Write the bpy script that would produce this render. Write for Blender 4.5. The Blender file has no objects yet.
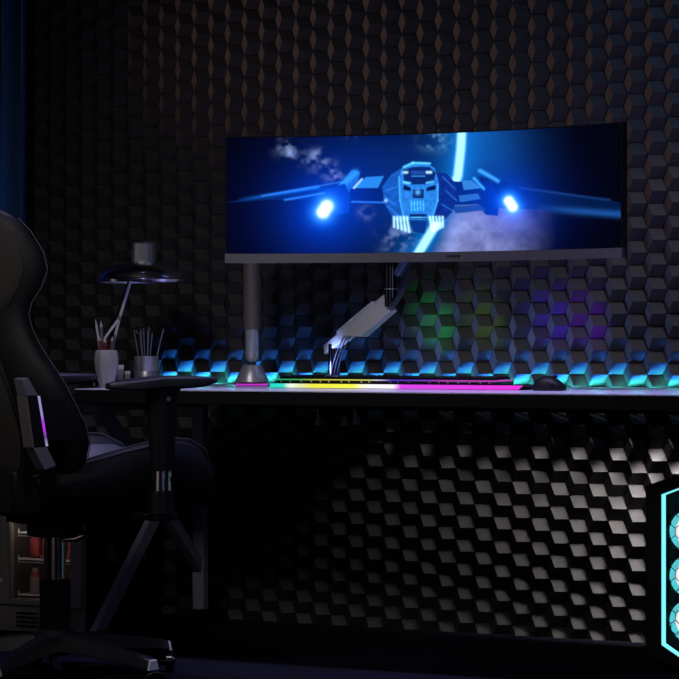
import bpy, bmesh, math, random
import numpy as np
from mathutils import Vector, Matrix
random.seed(7)
PI = math.pi
# ------------------------------------------------------------------ camera
TH = math.radians(25.7)                      # the wall is seen turned by this much
EYE = 0.89
DIST = 7.5
RV = Vector((math.cos(TH), math.sin(TH), 0))  # camera right
FV = Vector((-math.sin(TH), math.cos(TH), 0)) # camera forward
CAM = Vector((DIST*math.sin(TH), -DIST*math.cos(TH), EYE))
sc = bpy.context.scene
col = sc.collection
cd = bpy.data.cameras.new('camera'); cam = bpy.data.objects.new('camera', cd); col.objects.link(cam)
cd.sensor_width = 36; cd.lens = 36*2400/679; cd.clip_end = 60
cam.location = CAM; cam.rotation_euler = (PI/2, 0, TH)
sc.camera = cam
# ------------------------------------------------------------------ world and exposure
w = bpy.data.worlds.new('world'); sc.world = w; w.use_nodes = True
w.node_tree.nodes['Background'].inputs[0].default_value = (0.3, 0.4, 1, 1)
w.node_tree.nodes['Background'].inputs[1].default_value = 0.0005
sc.view_settings.view_transform = 'Standard'; sc.view_settings.look = 'None'
sc.view_settings.exposure = 0; sc.view_settings.gamma = 1
try: sc.view_settings.use_curve_mapping = False
except Exception: pass

def pos(px, d, z=0.0):
    """point seen in column px that stands d metres in front of the back wall"""
    t = (px-339.5)/2400
    dr = FV + RV*t
    s = (-d - CAM.y)/dr.y
    p = CAM + dr*s
    return Vector((p.x, p.y, z))

def light(name, kind, loc, target, power, color, **kw):
    ld = bpy.data.lights.new(name, kind); ld.energy = power; ld.color = color
    for k, v in kw.items(): setattr(ld, k, v)
    o = bpy.data.objects.new(name, ld); col.objects.link(o); o.location = loc
    o.rotation_euler = (Vector(target)-Vector(loc)).to_track_quat('-Z', 'Y').to_euler()
    return o
# light strip mounted on the wall just below the desk's rear edge
SX0, SX1 = pos(158, .03).x, pos(800, .03).x
sm = (SX0+SX1)/2
light('strip_cyan', 'AREA', (sm, -.036, .744), (sm, -.004, .778), 1.9, (.06, .90, .80), shape='RECTANGLE', size=SX1-SX0, size_y=.010, spread=math.radians(60))
light('strip_blue', 'AREA', (sm, -.040, .744), (sm, -.012, .806), 1.0, (.02, .20, 1), shape='RECTANGLE', size=SX1-SX0, size_y=.012, spread=math.radians(38))
# glow of the keyboard lighting thrown up on the wall
for px, c, pw, tz in ((436, (.03, 1, .12), 2.4, .94), (484, (.40, .75, .05), 1.3, .95), (552, (.09, .02, 1), 3.6, .95), (588, (.22, .01, 1), 2.6, .95),
                      (300, (.03, .22, 1), 1.0, .90), (360, (.04, .25, 1), 1.1, .92), (262, (.03, .25, 1), .8, .88)):
    light('wall_glow', 'SPOT', pos(px+6, .17, .80), pos(px, 0, tz), pw, c, spot_size=math.radians(44), spot_blend=1, shadow_soft_size=.02)
for pa, pb, pw in ((300, 425, 4), (340, 480, 6), (430, 580, 4.5)):  # added wide blue fill for the left-facing tile sides
    light('wall_glow', 'SPOT', pos(pa, .20, .80), pos(pb, 0, .92), pw, (.28, .40, 1), spot_size=math.radians(56), spot_blend=1, shadow_soft_size=.02)
# added spots from above, grazing down behind the monitor to lift the tiles
for px, pw in ((430, 4), (530, 9), (650, 17)):
    light('wall_fill_spot', 'SPOT', pos(px+25, .80, 2.64), pos(px, 0, .86), pw, (1, .80, .80), spot_size=math.radians(22), spot_blend=1, shadow_soft_size=.04)
# added strip lights without fixtures under the desk, brighter rightward, washing the wall
for i_ in range(13):
    xa, xb = 360+40*i_, 400+40*i_
    a, b = pos(xa, .10), pos(xb, .10); mx = (a.x+b.x)/2
    light('under_desk_wash', 'AREA', (mx, -.105, .645), (mx-.46, -.105+.26, .645-.82), 2.9*(b.x-a.x)*math.exp(-max(0, 730-(xa+20))/80), (1, .93, .93), shape='RECTANGLE', size=b.x-a.x, size_y=.02, spread=math.radians(34))
# downlights in the ceiling over the desk and the chair
for px, d, pw, an in ((60, 1.45, 40, 30), (120, .95, 62, 28), (250, 1.0, 55, 38), (420, 1.0, 75, 44), (640, 1.0, 110, 46)):
    q = pos(px, d)
    light('downlight', 'SPOT', (q.x, q.y, 2.65), (q.x, q.y, 0), pw, (.56, .52, 1), spot_size=math.radians(an), spot_blend=.6, shadow_soft_size=.06)
# room lights and added fills
light('warm_left_spot', 'SPOT', (-2.5, -1.05, 1.75), (1.1, 0, 1.95), 75, (1, .60, .52), spot_size=math.radians(34), spot_blend=1, shadow_soft_size=.08)
light('front_fill', 'AREA', (.45, -3.4, 2.62), (.1, -.6, .75), 3.4, (1, .92, .90), size=.7, spread=math.radians(60))  # added fill from the front for the grey things on the desk
light('chrome_fill', 'AREA', (1.2, -6.8, 1.0), (-.8, -1.5, .5), 2.6, (1, .82, .76), shape='RECTANGLE', size=2.0, size_y=1.6)  # added, out of view, to give the chrome highlights
light('chrome_fill', 'AREA', (-2.7, -2.4, 1.2), (-.3, -.8, .9), 1.2, (.85, .85, 1), shape='RECTANGLE', size=.4, size_y=1.5)  # second added light, for left edges of the chrome
light('cool_right_lamp', 'AREA', (3.3, -2.6, 1.4), (-.3, -.9, .8), 3.6, (.5, .55, 1), shape='RECTANGLE', size=.5, size_y=1.6)
light('wall_washer', 'AREA', (1.7, -.45, 2.68), (1.3, 0, 1.6), 2.0, (.30, .5, 1), shape='RECTANGLE', size=1.2, size_y=.1, spread=math.radians(110))
light('curtain_light', 'AREA', (-1.5, -.75, 2.4), (-1.5, -.12, 1.2), .7, (.02, .22, 1), size=.25, spread=math.radians(38))

# ------------------------------------------------------------------ materials
def mat(name, c, rough=.5, metal=0, emit=None, es=1, spec=.5, noise=0, nscale=20, bump=0, bscale=200, coat=0, alpha=1, trans=0):
    m = bpy.data.materials.new(name); m.use_nodes = True
    nt = m.node_tree; b = nt.nodes['Principled BSDF']
    b.inputs['Base Color'].default_value = (*c, 1); b.inputs['Roughness'].default_value = rough
    b.inputs['Metallic'].default_value = metal; b.inputs['Specular IOR Level'].default_value = spec
    b.inputs['Coat Weight'].default_value = coat; b.inputs['Alpha'].default_value = alpha
    b.inputs['Transmission Weight'].default_value = trans
    if emit: b.inputs['Emission Color'].default_value = (*emit, 1); b.inputs['Emission Strength'].default_value = es
    tc = nt.nodes.new('ShaderNodeTexCoord')
    if noise:
        n = nt.nodes.new('ShaderNodeTexNoise'); n.inputs['Scale'].default_value = nscale; n.inputs['Detail'].default_value = 6
        nt.links.new(tc.outputs['Object'], n.inputs['Vector'])
        r = nt.nodes.new('ShaderNodeMapRange'); r.inputs['To Min'].default_value = 1-noise; r.inputs['To Max'].default_value = 1+noise
        nt.links.new(n.outputs['Fac'], r.inputs['Value'])
        x = nt.nodes.new('ShaderNodeVectorMath'); x.operation = 'SCALE'; x.inputs[0].default_value = c
        nt.links.new(r.outputs['Result'], x.inputs['Scale']); nt.links.new(x.outputs[0], b.inputs['Base Color'])
    if bump:
        n = nt.nodes.new('ShaderNodeTexNoise'); n.inputs['Scale'].default_value = bscale; n.inputs['Detail'].default_value = 3
        nt.links.new(tc.outputs['Object'], n.inputs['Vector'])
        bp = nt.nodes.new('ShaderNodeBump'); bp.inputs['Strength'].default_value = bump; bp.inputs['Distance'].default_value = .002
        nt.links.new(n.outputs['Fac'], bp.inputs['Height']); nt.links.new(bp.outputs[0], b.inputs['Normal'])
    return m
def ramp_emit(name, stops, x0, x1, strength):
    """light running through colours along the object's own X axis"""
    m = mat(name, (.02, .02, .02), .4); nt = m.node_tree; b = nt.nodes['Principled BSDF']
    tc = nt.nodes.new('ShaderNodeTexCoord'); sx = nt.nodes.new('ShaderNodeSeparateXYZ'); nt.links.new(tc.outputs['Object'], sx.inputs[0])
    mr = nt.nodes.new('ShaderNodeMapRange'); mr.inputs['From Min'].default_value = x0; mr.inputs['From Max'].default_value = x1
    nt.links.new(sx.outputs['X'], mr.inputs['Value'])
    cr = nt.nodes.new('ShaderNodeValToRGB'); nt.links.new(mr.outputs[0], cr.inputs[0])
    e = cr.color_ramp.elements
    while len(e) < len(stops): e.new(.5)
    for i, (p, c) in enumerate(stops): e[i].position = p; e[i].color = (*c, 1)
    nt.links.new(cr.outputs[0], b.inputs['Emission Color']); b.inputs['Emission Strength'].default_value = strength
    return m
M = dict(
    wall=mat('wall_tile_paint', (.038, .035, .036), .55, noise=.12, nscale=60, bump=.15, bscale=400, spec=.35),
    seam=mat('wall_backing', (.008, .008, .01), .8),
    plain=mat('room_paint', (.03, .03, .035), .8, noise=.1),
    desk=mat('desk_laminate', (.74, .70, .95), .28, noise=.04, nscale=90, coat=.2),
    deskedge=mat('desk_edge', (.004, .004, .005), .6, spec=.2),
    steel_leg=mat('painted_steel', (.19, .19, .24), .45, noise=.06),
    black=mat('black_plastic', (.007, .007, .009), .45, bump=.1, spec=.3),
    gloss=mat('gloss_black', (.008, .008, .01), .15),
    leather=mat('black_leather', (.006, .006, .009), .5, spec=.22, bump=.25, bscale=260),
    leather_top=mat('lit_leather', (.036, .04, .06), .45, bump=.2, bscale=260),
    fabric=mat('brown_black_fabric', (.028, .024, .022), .85, noise=.25, nscale=50, bump=.5, bscale=300),
    armmetal=mat('pale_arm_metal', (.85, .92, .95), .25, .3),
    pad=mat('armrest_pad', (.022, .022, .034), .45, bump=.15, bscale=260),
    legs=mat('base_plastic', (.022, .021, .026), .38, bump=.1),
    piping=mat('grey_piping', (.07, .07, .085), .5),
    palegrey=mat('pale_grey_paint', (.6, .58, .62), .5),
    silver=mat('brushed_silver', (.42, .42, .45), .35, .8, noise=.08, nscale=80),
    grey=mat('grey_metal', (.80, .83, .85), .4, .1, noise=.05),
    chrome=mat('chrome', (.75, .75, .78), .2, 1),
    dchrome=mat('dark_chrome', (.10, .10, .13), .12, 1),
    gunmetal=mat('gunmetal_tube', (.20, .175, .16), .4, .5, noise=.1, nscale=100),
    white=mat('white_plastic', (.7, .68, .66), .5),
    ceramic=mat('grey_ceramic', (.29, .285, .27), .5, noise=.08, nscale=40),
    glass=mat('clear_glass', (.9, .9, .9), .03, trans=1),
    red=mat('red_label', (.35, .05, .05), .45, noise=.3, nscale=60),
    pale=mat('pale_label', (.42, .33, .32), .5, noise=.3, nscale=70),
    dkglass=mat('dark_bottle_glass', (.06, .06, .06), .1, coat=.5),
    fridge=mat('fridge_steel', (.20, .175, .165), .45, .4, noise=.08),
    cyan_led=mat('cyan_light', (.1, .5, .5), .5, emit=(.20, .80, .88), es=1.15),
    curtain=mat('blue_curtain_cloth', (.025, .10, .26), .9, bump=.3, bscale=120),
)
# ------------------------------------------------------------------ helpers
class MB:
    def __init__(s): s.bm = bmesh.new()
    def face(s, vs):
        try: return s.bm.faces.new(vs)
        except ValueError: return None
    def box(s, c, size, rot=None):
        c = Vector(c); h = Vector(size)/2; R = rot or Matrix.Identity(3)
        v = [s.bm.verts.new(c + R @ Vector((h.x*i, h.y*j, h.z*k))) for i in (-1, 1) for j in (-1, 1) for k in (-1, 1)]
        for f in ((0,1,3,2),(4,6,7,5),(0,4,5,1),(2,3,7,6),(0,2,6,4),(1,5,7,3)): s.face([v[i] for i in f])
        return s
    def bar(s, a, b, wd, dp, up=(0,0,1)):
        """rectangular bar from a to b"""
        a, b = Vector(a), Vector(b); t = (b-a); L = t.length; t.normalize()
        sd = t.cross(Vector(up)); sd = sd.normalized() if sd.length > 1e-5 else Vector((1,0,0)); u = sd.cross(t)
        R = Matrix((t, sd, u)).transposed()
        return s.box((a+b)/2, (L, wd, dp), R)
    def loft(s, rings, caps=True):
        rs = [[s.bm.verts.new(Vector(p)) for p in r] for r in rings]; n = len(rs[0])
        for a, b in zip(rs, rs[1:]):
            for i in range(n): s.face([a[i], a[(i+1)%n], b[(i+1)%n], b[i]])
        if caps: s.face(list(reversed(rs[0]))); s.face(rs[-1])
        return s
    def tube(s, pts, r, seg=10, caps=True):
        pts = [Vector(p) for p in pts]; n = len(pts)
        rr = r if isinstance(r, (list, tuple)) else [r]*n
        rings = []; prev = None
        for i, p in enumerate(pts):
            t = (pts[min(i+1, n-1)]-pts[max(i-1, 0)]).normalized()
            if prev is None:
                a = Vector((0,0,1)) if abs(t.z) < .9 else Vector((1,0,0)); u = t.cross(a).normalized()
            else: u = (prev - t*prev.dot(t)).normalized()
            prev = u; v = t.cross(u)
            rings.append([p+(u*math.cos(2*PI*k/seg)+v*math.sin(2*PI*k/seg))*rr[i] for k in range(seg)])
        return s.loft(rings, caps)
    def lathe(s, prof, o=(0,0,0), seg=32, caps=True, fx=None):
        o = Vector(o)
        return s.loft([[o+Vector((r*math.cos(2*PI*k/seg)*(fx(k/seg, z) if fx else 1), r*math.sin(2*PI*k/seg)*(fx(k/seg, z) if fx else 1), z)) for k in range(seg)] for r, z in prof], caps)
    def prism(s, pts, mp, d0, d1):
        """outline pts (a, b) placed by mp(a, b, d) between depths d0 and d1"""
        return s.loft([[mp(a, b, d0) for a, b in pts], [mp(a, b, d1) for a, b in pts]])
    def obj(s, name, m, parent=None, loc=None, rz=0, bevel=0, sub=0, smooth=True):
        bmesh.ops.recalc_face_normals(s.bm, faces=s.bm.faces)
        me = bpy.data.meshes.new(name); s.bm.to_mesh(me); s.bm.free(); me.materials.append(m)
        o = bpy.data.objects.new(name, me); col.objects.link(o)
        if parent: o.parent = parent
        if loc is not None: o.location = loc
        o.rotation_euler.z = rz
        if smooth:
            me.shade_smooth(); me.set_sharp_from_angle(angle=math.radians(35))
        if bevel:
            b = o.modifiers.new('bevel', 'BEVEL'); b.width = bevel; b.segments = 2; b.limit_method = 'ANGLE'; b.harden_normals = False
        if sub:
            b = o.modifiers.new('sub', 'SUBSURF'); b.levels = b.render_levels = sub
        return o
def tag(o, label=None, cat=None, group=None, kind=None):
    if label: o['label'] = label
    if cat: o['category'] = cat
    if group: o['group'] = group
    if kind: o['kind'] = kind
    return o
def thing(name, label, cat, loc, rz=0, group=None):
    o = bpy.data.objects.new(name, None); col.objects.link(o); o.empty_display_size = .05
    o.location = loc; o.rotation_euler.z = rz
    return tag(o, label, cat, group)
def struct(name, mb, m, **k): return tag(mb.obj(name, m, **k), kind='structure')
def copy_tree(o, parent=None):
    c = o.copy(); col.objects.link(c); c.parent = parent
    for ch in list(o.children): copy_tree(ch, c)
    return c

# ------------------------------------------------------------------ setting
X0, X1, Y0, ZC = -3.0, 4.6, -8.0, 2.75
S = .04155                                   # side of a hexagonal tile
STEP = .38*S; QX = .977                                 # relief of one level
ANCH = pos(588.9, STEP); AZ = EYE-(362.4-339.5)/2400*((ANCH-CAM).dot(FV))
cp, rp = 1.5*S*QX, math.sqrt(3)*S
ax, az = ANCH.x-S*QX, AZ                        # centre of the anchor tile
mb = MB(); bm = mb.bm
SH = .975
def hexc(i, j): return ax+i*cp, az+j*rp+(rp/2 if i % 2 else 0)
for i in range(int((X0-ax)/cp)-1, int((X1-ax)/cp)+2):
    for j in range(int((0-az)/rp)-1, int((ZC-az)/rp)+2):
        cx, cz = hexc(i, j)
        if cx < X0+S or cx > X1-S or cz < -.02 or cz > ZC+.02: continue
        if cx > 2.4 and False: continue
        P = []
        for k in range(6):
            a = k*PI/3; h = STEP if k % 2 == 0 else 0.0
            P.append(Vector((cx+S*QX*SH*math.cos(a), -(h+.002), cz+S*SH*math.sin(a))))
        c = bm.verts.new((cx, -(2*STEP+.002), cz)); V = [bm.verts.new(p) for p in P]
        B = [bm.verts.new((p.x, .004, p.z)) for p in P]
        for a, b, d in ((0,1,2),(2,3,4),(4,5,0)): bm.faces.new([c, V[a], V[b], V[d]])
        for k in range(6): bm.faces.new([V[k], B[k], B[(k+1)%6], V[(k+1)%6]])
tiles = struct('wall_back', mb, M['wall'], smooth=False)
mb = MB(); mb.box(((X0+X1)/2, .055, ZC/2), (X1-X0, .10, ZC)); o = mb.obj('tile_backing', M['seam'], tiles)
# floor: ribbed dark carpet
fm = mat('ribbed_carpet', (.016, .0165, .026), .9, spec=.0, noise=.15, nscale=12)
nt = fm.node_tree; tc = nt.nodes.new('ShaderNodeTexCoord'); wv = nt.nodes.new('ShaderNodeTexWave'); wv.inputs['Scale'].default_value = 38; wv.inputs['Distortion'].default_value = .3
wv.bands_direction = 'X'; nt.links.new(tc.outputs['Object'], wv.inputs['Vector'])
bp = nt.nodes.new('ShaderNodeBump'); bp.inputs['Strength'].default_value = .9; bp.inputs['Distance'].default_value = .006
nt.links.new(wv.outputs['Fac'], bp.inputs['Height']); nt.links.new(bp.outputs[0], nt.nodes['Principled BSDF'].inputs['Normal'])
struct('floor', MB().box(((X0+X1)/2, Y0/2, -.05), (X1-X0+.2, -Y0+.2, .1)), fm)
struct('ceiling', MB().box(((X0+X1)/2, Y0/2, ZC+.05), (X1-X0+.2, -Y0+.2, .1)), M['plain'])
struct('wall_left', MB().box((X0-.05, Y0/2, ZC/2), (.1, -Y0, ZC)), M['plain'])
struct('wall_right', MB().box((X1+.05, Y0/2, ZC/2), (.1, -Y0, ZC)), M['plain'])
struct('wall_front', MB().box(((X0+X1)/2, Y0-.05, ZC/2), (X1-X0, .1, ZC)), M['plain'])

# ------------------------------------------------------------------ curtain
xe = pos(30, .14).x
n = 120; mb = MB(); ra, rb = [], []
def fold(u): return -.14 - .035*math.sin(u*11*2*PI/1.0) - .012*math.sin(u*23+1)
pts = [(xe-1.0+u, fold(u-1.0+.02)) for u in [i/n for i in range(n+1)]]
for z in (.02, .9, 1.8, 2.6):
    pass
ring = [(x, y) for x, y in pts]+[(x, y+.006) for x, y in reversed(pts)]
mb.loft([[(x, y, z) for x, y in ring] for z in (.02, .7, 1.4, 2.0, 2.6)])
cu = thing('curtain', 'blue curtain hanging in long folds at the left end of the tiled wall', 'curtain', (0, 0, 0))
mb.obj('cloth', M['curtain'], cu)
mb = MB(); mb.tube([(xe-1.1, -.14, 2.63), (xe+.08, -.14, 2.63)], .012); mb.obj('rail', M['dchrome'], cu)

# ------------------------------------------------------------------ desk
DF, DB, DT = .93, .055, .75
L0 = pos(75, DF).x; L1 = L0+2.55
dk = thing('gaming_desk', 'long pale topped gaming desk with dark front edge and angled steel legs', 'desk', (L0, -DB, 0))
def dl(x, y, z): return (x, y, z)
W_, D_ = L1-L0, DF-DB
MB().box((W_/2, -D_/2, DT-.0015), (W_, D_, .003)).obj('desktop', M['desk'], dk)
MB().box((W_/2, -D_/2, DT-.022), (W_, D_, .038)).obj('edge_board', M['deskedge'], dk, bevel=.003)
yd = lambda d: -(d-DB)
for k, xx in enumerate((.03, W_-.03)):
    lf = MB().box((xx, yd(.57), .700), (.045, .64, .032)).obj('leg', M['steel_leg'], dk, bevel=.002)
    MB().box((xx, yd(.25), .35), (.040, .030, .68)).obj('rear_post', M['steel_leg'], lf, bevel=.002)
    MB().bar((xx, yd(.83), .69), (xx, yd(.26), .19), .030, .036).obj('brace', M['steel_leg'], lf, bevel=.002)
    MB().bar((xx, yd(.50), .39), (xx, yd(.87), .04), .020, .046).obj('strut', M['steel_leg'], lf, bevel=.002)
    MB().box((xx, yd(.57), .029), (.05, .70, .056)).obj('foot', M['deskedge'], lf, bevel=.002)
MB().box((W_/2, -.05, .69), (W_-.2, .03, .03)).obj('cross_bar', M['deskedge'], dk)
# light strip on the desk against the wall
x0, x1 = L0+.02+.02, L1-.03
x0 = pos(158, .05).x
MB().box((0, 0, .003), (x1-x0, .006, .006)).obj('light_strip', mat('strip_light', (.1, .4, .4), .5, emit=(.08, .75, .85), es=.3), loc=((x0+x1)/2, -.040, .728))
tag(bpy.data.objects['light_strip'], 'thin cyan light strip running along the wall behind the desk', 'light strip')

# ------------------------------------------------------------------ monitor
def camf(px, k): return CAM + RV*((px-339.5)/k) + FV*(2400/k)
A = camf(225, 344); Bp = camf(622, 368.6)
Rm = 1.56; ch = (Bp-A); ch.z = 0; c2 = ch.length/2; half = math.asin(c2/Rm)
ang = math.atan2(ch.y, ch.x)
mid = (A+Bp)/2; nrm = Vector((math.sin(ang), -math.cos(ang), 0))     # towards the viewer
apex = mid - nrm*(Rm-math.sqrt(Rm*Rm-c2*c2))
Z0, Z1 = 1.112, 1.481
mon = thing('curved_monitor', 'very wide curved monitor showing a blue spacecraft, held over the desk', 'monitor', (apex.x, apex.y, 0), ang)
def marc(t, z, d):   # t -1..1 along the arc, d metres behind the screen surface; local frame, +Y is away from the viewer
    a = t*half; r = Rm+d
    return Vector((r*math.sin(a), -(Rm)+r*math.cos(a), z))
def arcslab(z0, z1, d0, d1, t0=-1, t1=1, n=40):
    mb = MB(); rings = []
    for i in range(n+1):
        t = t0+(t1-t0)*i/n
        rings.append([marc(t, z0, d0), marc(t, z1, d0), marc(t, z1, d1), marc(t, z0, d1)])
    return mb.loft(rings)
arcslab(Z0+.002, Z1, .004, .022).obj('back_shell', M['deskedge'], mon)
arcslab(Z0, Z0+.027, -.004, .012).obj('chin', mat('chin_metal', (.15, .15, .17), .4, .5), mon)
arcslab(Z0+.027, Z1, -.0005, .004, -1, -.994, 1).obj('bezel', M['deskedge'], mon)
arcslab(Z0+.027, Z1, -.0005, .004, .994, 1, 1).obj('bezel', M['deskedge'], mon)
arcslab(Z1-.003, Z1, -.0005, .004).obj('bezel', M['deskedge'], mon)
# blurred dark maker's mark on the chin: short upright strokes
mb = MB()
for i, (t, h_) in enumerate(((.085, 1), (.094, 1), (.103, 1), (.112, 1), (.122, 1), (.132, 1), (.141, 1))):
    a = marc(t, Z0+.010, -.0045); b = marc(t, Z0+.019, -.0045)
    mb.box((a+b)/2, (.0030 if i % 2 else .0048, .0006, .008))
mb.obj('chin_mark', M['deskedge'], mon)
bk = MB().box((0, .05, 1.30), (.22, .06, .18)).obj('rear_housing', M['black'], mon, bevel=.01)
# --- picture on the screen, painted per vertex
NU, NV = 660, 200
u = np.linspace(0, 1, NU+1); v = np.linspace(0, 1, NV+1)
U, V = np.meshgrid(u, v)
X = 226.3+418*U-5.76*U*U-17.58*U**3                     # artwork space
def sm(a, b, x): t = np.clip((x-a)/(b-a), 0, 1); return t*t*(3-2*t)
top_ = 136-3*np.clip((X-226)/194, 0, 1)-12*np.clip((X-420)/202, 0, 2); bot_ = 254-1*np.clip((X-226)/194, 0, 1)-4.5*np.clip((X-420)/202, 0, 2)
Yy = top_+(bot_-top_)*V+4.5*sm(450, 500, X)
def gl(cx, cy, rx, ry=None, p=2): ry = ry or rx; return np.exp(-(((X-cx)/rx)**2+((Yy-cy)/ry)**2)**(p/2))
def seg(x0, y0, x1, y1):
    dx, dy = x1-x0, y1-y0; t = np.clip(((X-x0)*dx+(Yy-y0)*dy)/(dx*dx+dy*dy), 0, 1)
    return np.hypot(X-x0-t*dx, Yy-y0-t*dy)
def poly(pts, soft=.8):
    ins = np.zeros_like(X, bool); d = np.full_like(X, 1e9); n = len(pts)
    for i in range(n):
        x0, y0 = pts[i]; x1, y1 = pts[(i+1) % n]; d = np.minimum(d, seg(x0, y0, x1, y1))
        if y0 != y1:
            c = ((y0 > Yy) != (y1 > Yy)) & (X < (x1-x0)*(Yy-y0)/(y1-y0)+x0); ins ^= c
    return np.clip(np.where(ins, d, -d)/soft+.5, 0, 1)
rng = np.random.default_rng(3)
def vnoise(sx, sy, seed):
    r = np.random.default_rng(seed); g = r.random((60, 60))
    a = (X-200)/sx; b = (Yy-100)/sy; i = np.floor(a).astype(int) % 59; j = np.floor(b).astype(int) % 59
    fa = a-np.floor(a); fb = b-np.floor(b); fa = fa*fa*(3-2*fa); fb = fb*fb*(3-2*fb)
    return (g[j, i]*(1-fa)+g[j, i+1]*fa)*(1-fb)+(g[j+1, i]*(1-fa)+g[j+1, i+1]*fa)*fb
N1 = vnoise(14, 10, 1)*.5+vnoise(6, 5, 2)*.3+vnoise(3, 3, 4)*.2
img = np.zeros(X.shape+(3,))
def add(m_, c): 
    for k in range(3): img[..., k] += m_*c[k]
def over(m_, c):
    for k in range(3): img[..., k] = img[..., k]*(1-m_)+(c[k] if np.ndim(c[k]) else c[k])*m_
add(gl(408, 190, 72, 56), (.001, .018, .15)); add(gl(486, 146, 44, 46), (.003, .04, .18)); add(gl(360, 150, 45, 30), (.0, .004, .035)); add(np.ones_like(X), (.0008, .001, .004))
# planet limb: bright streak and its glow
dl_ = np.minimum(np.minimum(seg(462, 130, 461, 148), seg(461, 148, 458, 175)), np.minimum(seg(458, 175, 446, 208), seg(446, 208, 416, 258)))
planet = sm(0, 18, (X-(416+46*np.sqrt(np.clip((262-Yy)/128, 0, 1)))))*sm(560, 470, X)
add(planet*sm(196, 226, Yy)*(.35+.9*N1), (.24, .27, .55))
add(planet*sm(200, 140, Yy)*(.3+.7*N1)*sm(545, 475, X), (.0, .04, .16))
add(np.exp(-dl_/10), (.0, .20, .65)); add(np.exp(-(dl_/4.3)**4), (.45, .95, 1))
# clouds
for cx, cy, r in ((287, 146, 9), (291, 152, 5), (312, 158, 9), (318, 152, 5), (325, 163, 9), (332, 172, 8), (338, 175, 5), (366, 212, 6), (398, 240, 14), (412, 232, 12), (352, 136, 4)):
    add(gl(cx, cy, r, r*.9)*sm(.35, .75, N1), (.13, .19, .36))
add(gl(436, 139, 12, 8)*sm(.3, .7, N1), (.15, .45, .7))
# wings
over(poly([(226, 202), (262, 195), (300, 187), (345, 180), (352, 196), (320, 200), (270, 199)])*.9, (.001, .016, .10))
add(np.exp(-(seg(240, 199, 318, 186)/1.6)**2)*sm(226, 300, X), (.01, .13, .62))
add(np.exp(-(seg(285, 199, 330, 191)/1.0)**2), (.02, .16, .65)); add(np.exp(-(seg(262, 195, 345, 180)/.8)**2)*.5, (.03, .2, .7))
over(poly([(478, 178), (520, 188), (622, 207), (622, 222), (560, 214), (500, 212)])*.85, (.001, .010, .06))
add(np.exp(-(seg(540, 212, 622, 219)/3.5)**2)*sm(520, 590, X), (.008, .06, .24))
add(np.exp(-(seg(520, 191, 610, 204)/1.2)**2)*.5, (.01, .05, .2))
# engine pods
over(poly([(338, 186), (352, 168), (360, 171), (358, 182), (346, 194)]), (.01, .12, .50))
add(np.exp(-(seg(342, 184, 356, 171)/3)**2)*.8, (.02, .22, .75))
over(poly([(322, 190), (345, 182), (351, 196), (349, 212), (338, 214), (330, 196)]), (.002, .03, .26))
over(poly([(354, 187), (366, 176), (384, 175), (378, 187)]), (.02, .22, .72)); add(np.exp(-(seg(354, 187, 362, 178)/.9)**2), (.4, .7, 1))
over(poly([(350, 188), (384, 188), (384, 204), (350, 202)]), (.001, .012, .13)); add(np.exp(-(seg(352, 201, 386, 202)/.9)**2), (.02, .15, .6))
over(poly([(450, 180), (478, 182), (492, 184), (500, 206), (498, 220), (486, 218), (478, 206), (452, 204)]), (.001, .02, .20))
for a in ((474, 179, 484, 191, 1.2, .9), (480, 172, 498, 184, 1.8, .8)): add(np.exp(-(seg(*a[:4])/a[4])**2)*a[5], (.05, .4, 1))
over(poly([(462, 180), (472, 181), (482, 190), (464, 190)]), (.03, .2, .6)); over(poly([(459, 195), (478, 195), (481, 201), (460, 202)]), (.02, .13, .5))
over(poly([(452, 206), (480, 207), (486, 213), (456, 213)]), (.01, .06, .3))
# fuselage
over(poly([(382, 186), (392, 173), (402, 167), (402, 222), (396, 222), (386, 206)]), (.008, .085, .42))
over(poly([(436, 172), (446, 172), (456, 182), (459, 196), (452, 212), (442, 223), (434, 222)]), (.003, .022, .22))
over(poly([(399, 176), (402, 167), (412, 163), (426, 162), (435, 167), (439, 182), (438, 200), (432, 220), (404, 220), (400, 200)]), (.02, .20, .68))
add(np.exp(-(seg(404, 166, 413, 162)/1)**2)+np.exp(-(seg(413, 162, 430, 162.5)/1)**2), (.1, .6, 1))
over(poly([(403, 169), (413, 166), (430, 166), (436, 172), (434, 181), (428, 184), (411, 184), (404, 180)]), (.002, .018, .14))
for a in ((404, 171.5, 407, 171.5), (427, 171.5, 431, 171.5)): add(np.exp(-(seg(*a)/1.2)**2), (.5, .85, 1))
over(poly([(411, 170), (426, 170), (426, 174), (411, 174)]), (.01, .06, .3)); add(np.exp(-(seg(412, 175.5, 425, 175.5)/.6)**2)*.6, (.05, .35, .9))
over(poly([(404, 184), (411, 187), (411, 191), (403, 189)]), (.001, .008, .08)); over(poly([(436, 184), (427, 187), (426, 191), (436, 189)]), (.001, .008, .08))
add(np.exp(-(seg(404, 181.5, 410, 182.5)/1.1)**2)+np.exp(-(seg(427, 182.5, 433, 181)/1.1)**2), (.1, .5, .9))
over(poly([(413, 189), (424, 189), (424, 198), (413, 198)]), (.002, .015, .12)); add(gl(418, 192, 2.4), (.08, .4, .8))
for i in range(5): add(np.exp(-(seg(411.5+i*3, 201, 411.8+i*3, 210)/.7)**2), (.05, .35, .8))
over(poly([(410, 214), (427, 214), (427, 219), (410, 219)]), (.002, .02, .15)); add(np.exp(-(seg(411, 217.5, 426, 217.5)/.6)**2), (.1, .5, .9))
over(poly([(411, 221), (427, 221), (425, 234), (413, 232)]), (.002, .03, .22))
for i in range(5):
    for s_, bx in ((-1, 407), (1, 430)):
        x_ = bx+s_*i*3.2
        add(np.exp(-(seg(x_, 217, x_+(2.5-.6*i), 232-1.3*i)/1.15)**2), (.45, .9, 1))
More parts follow.
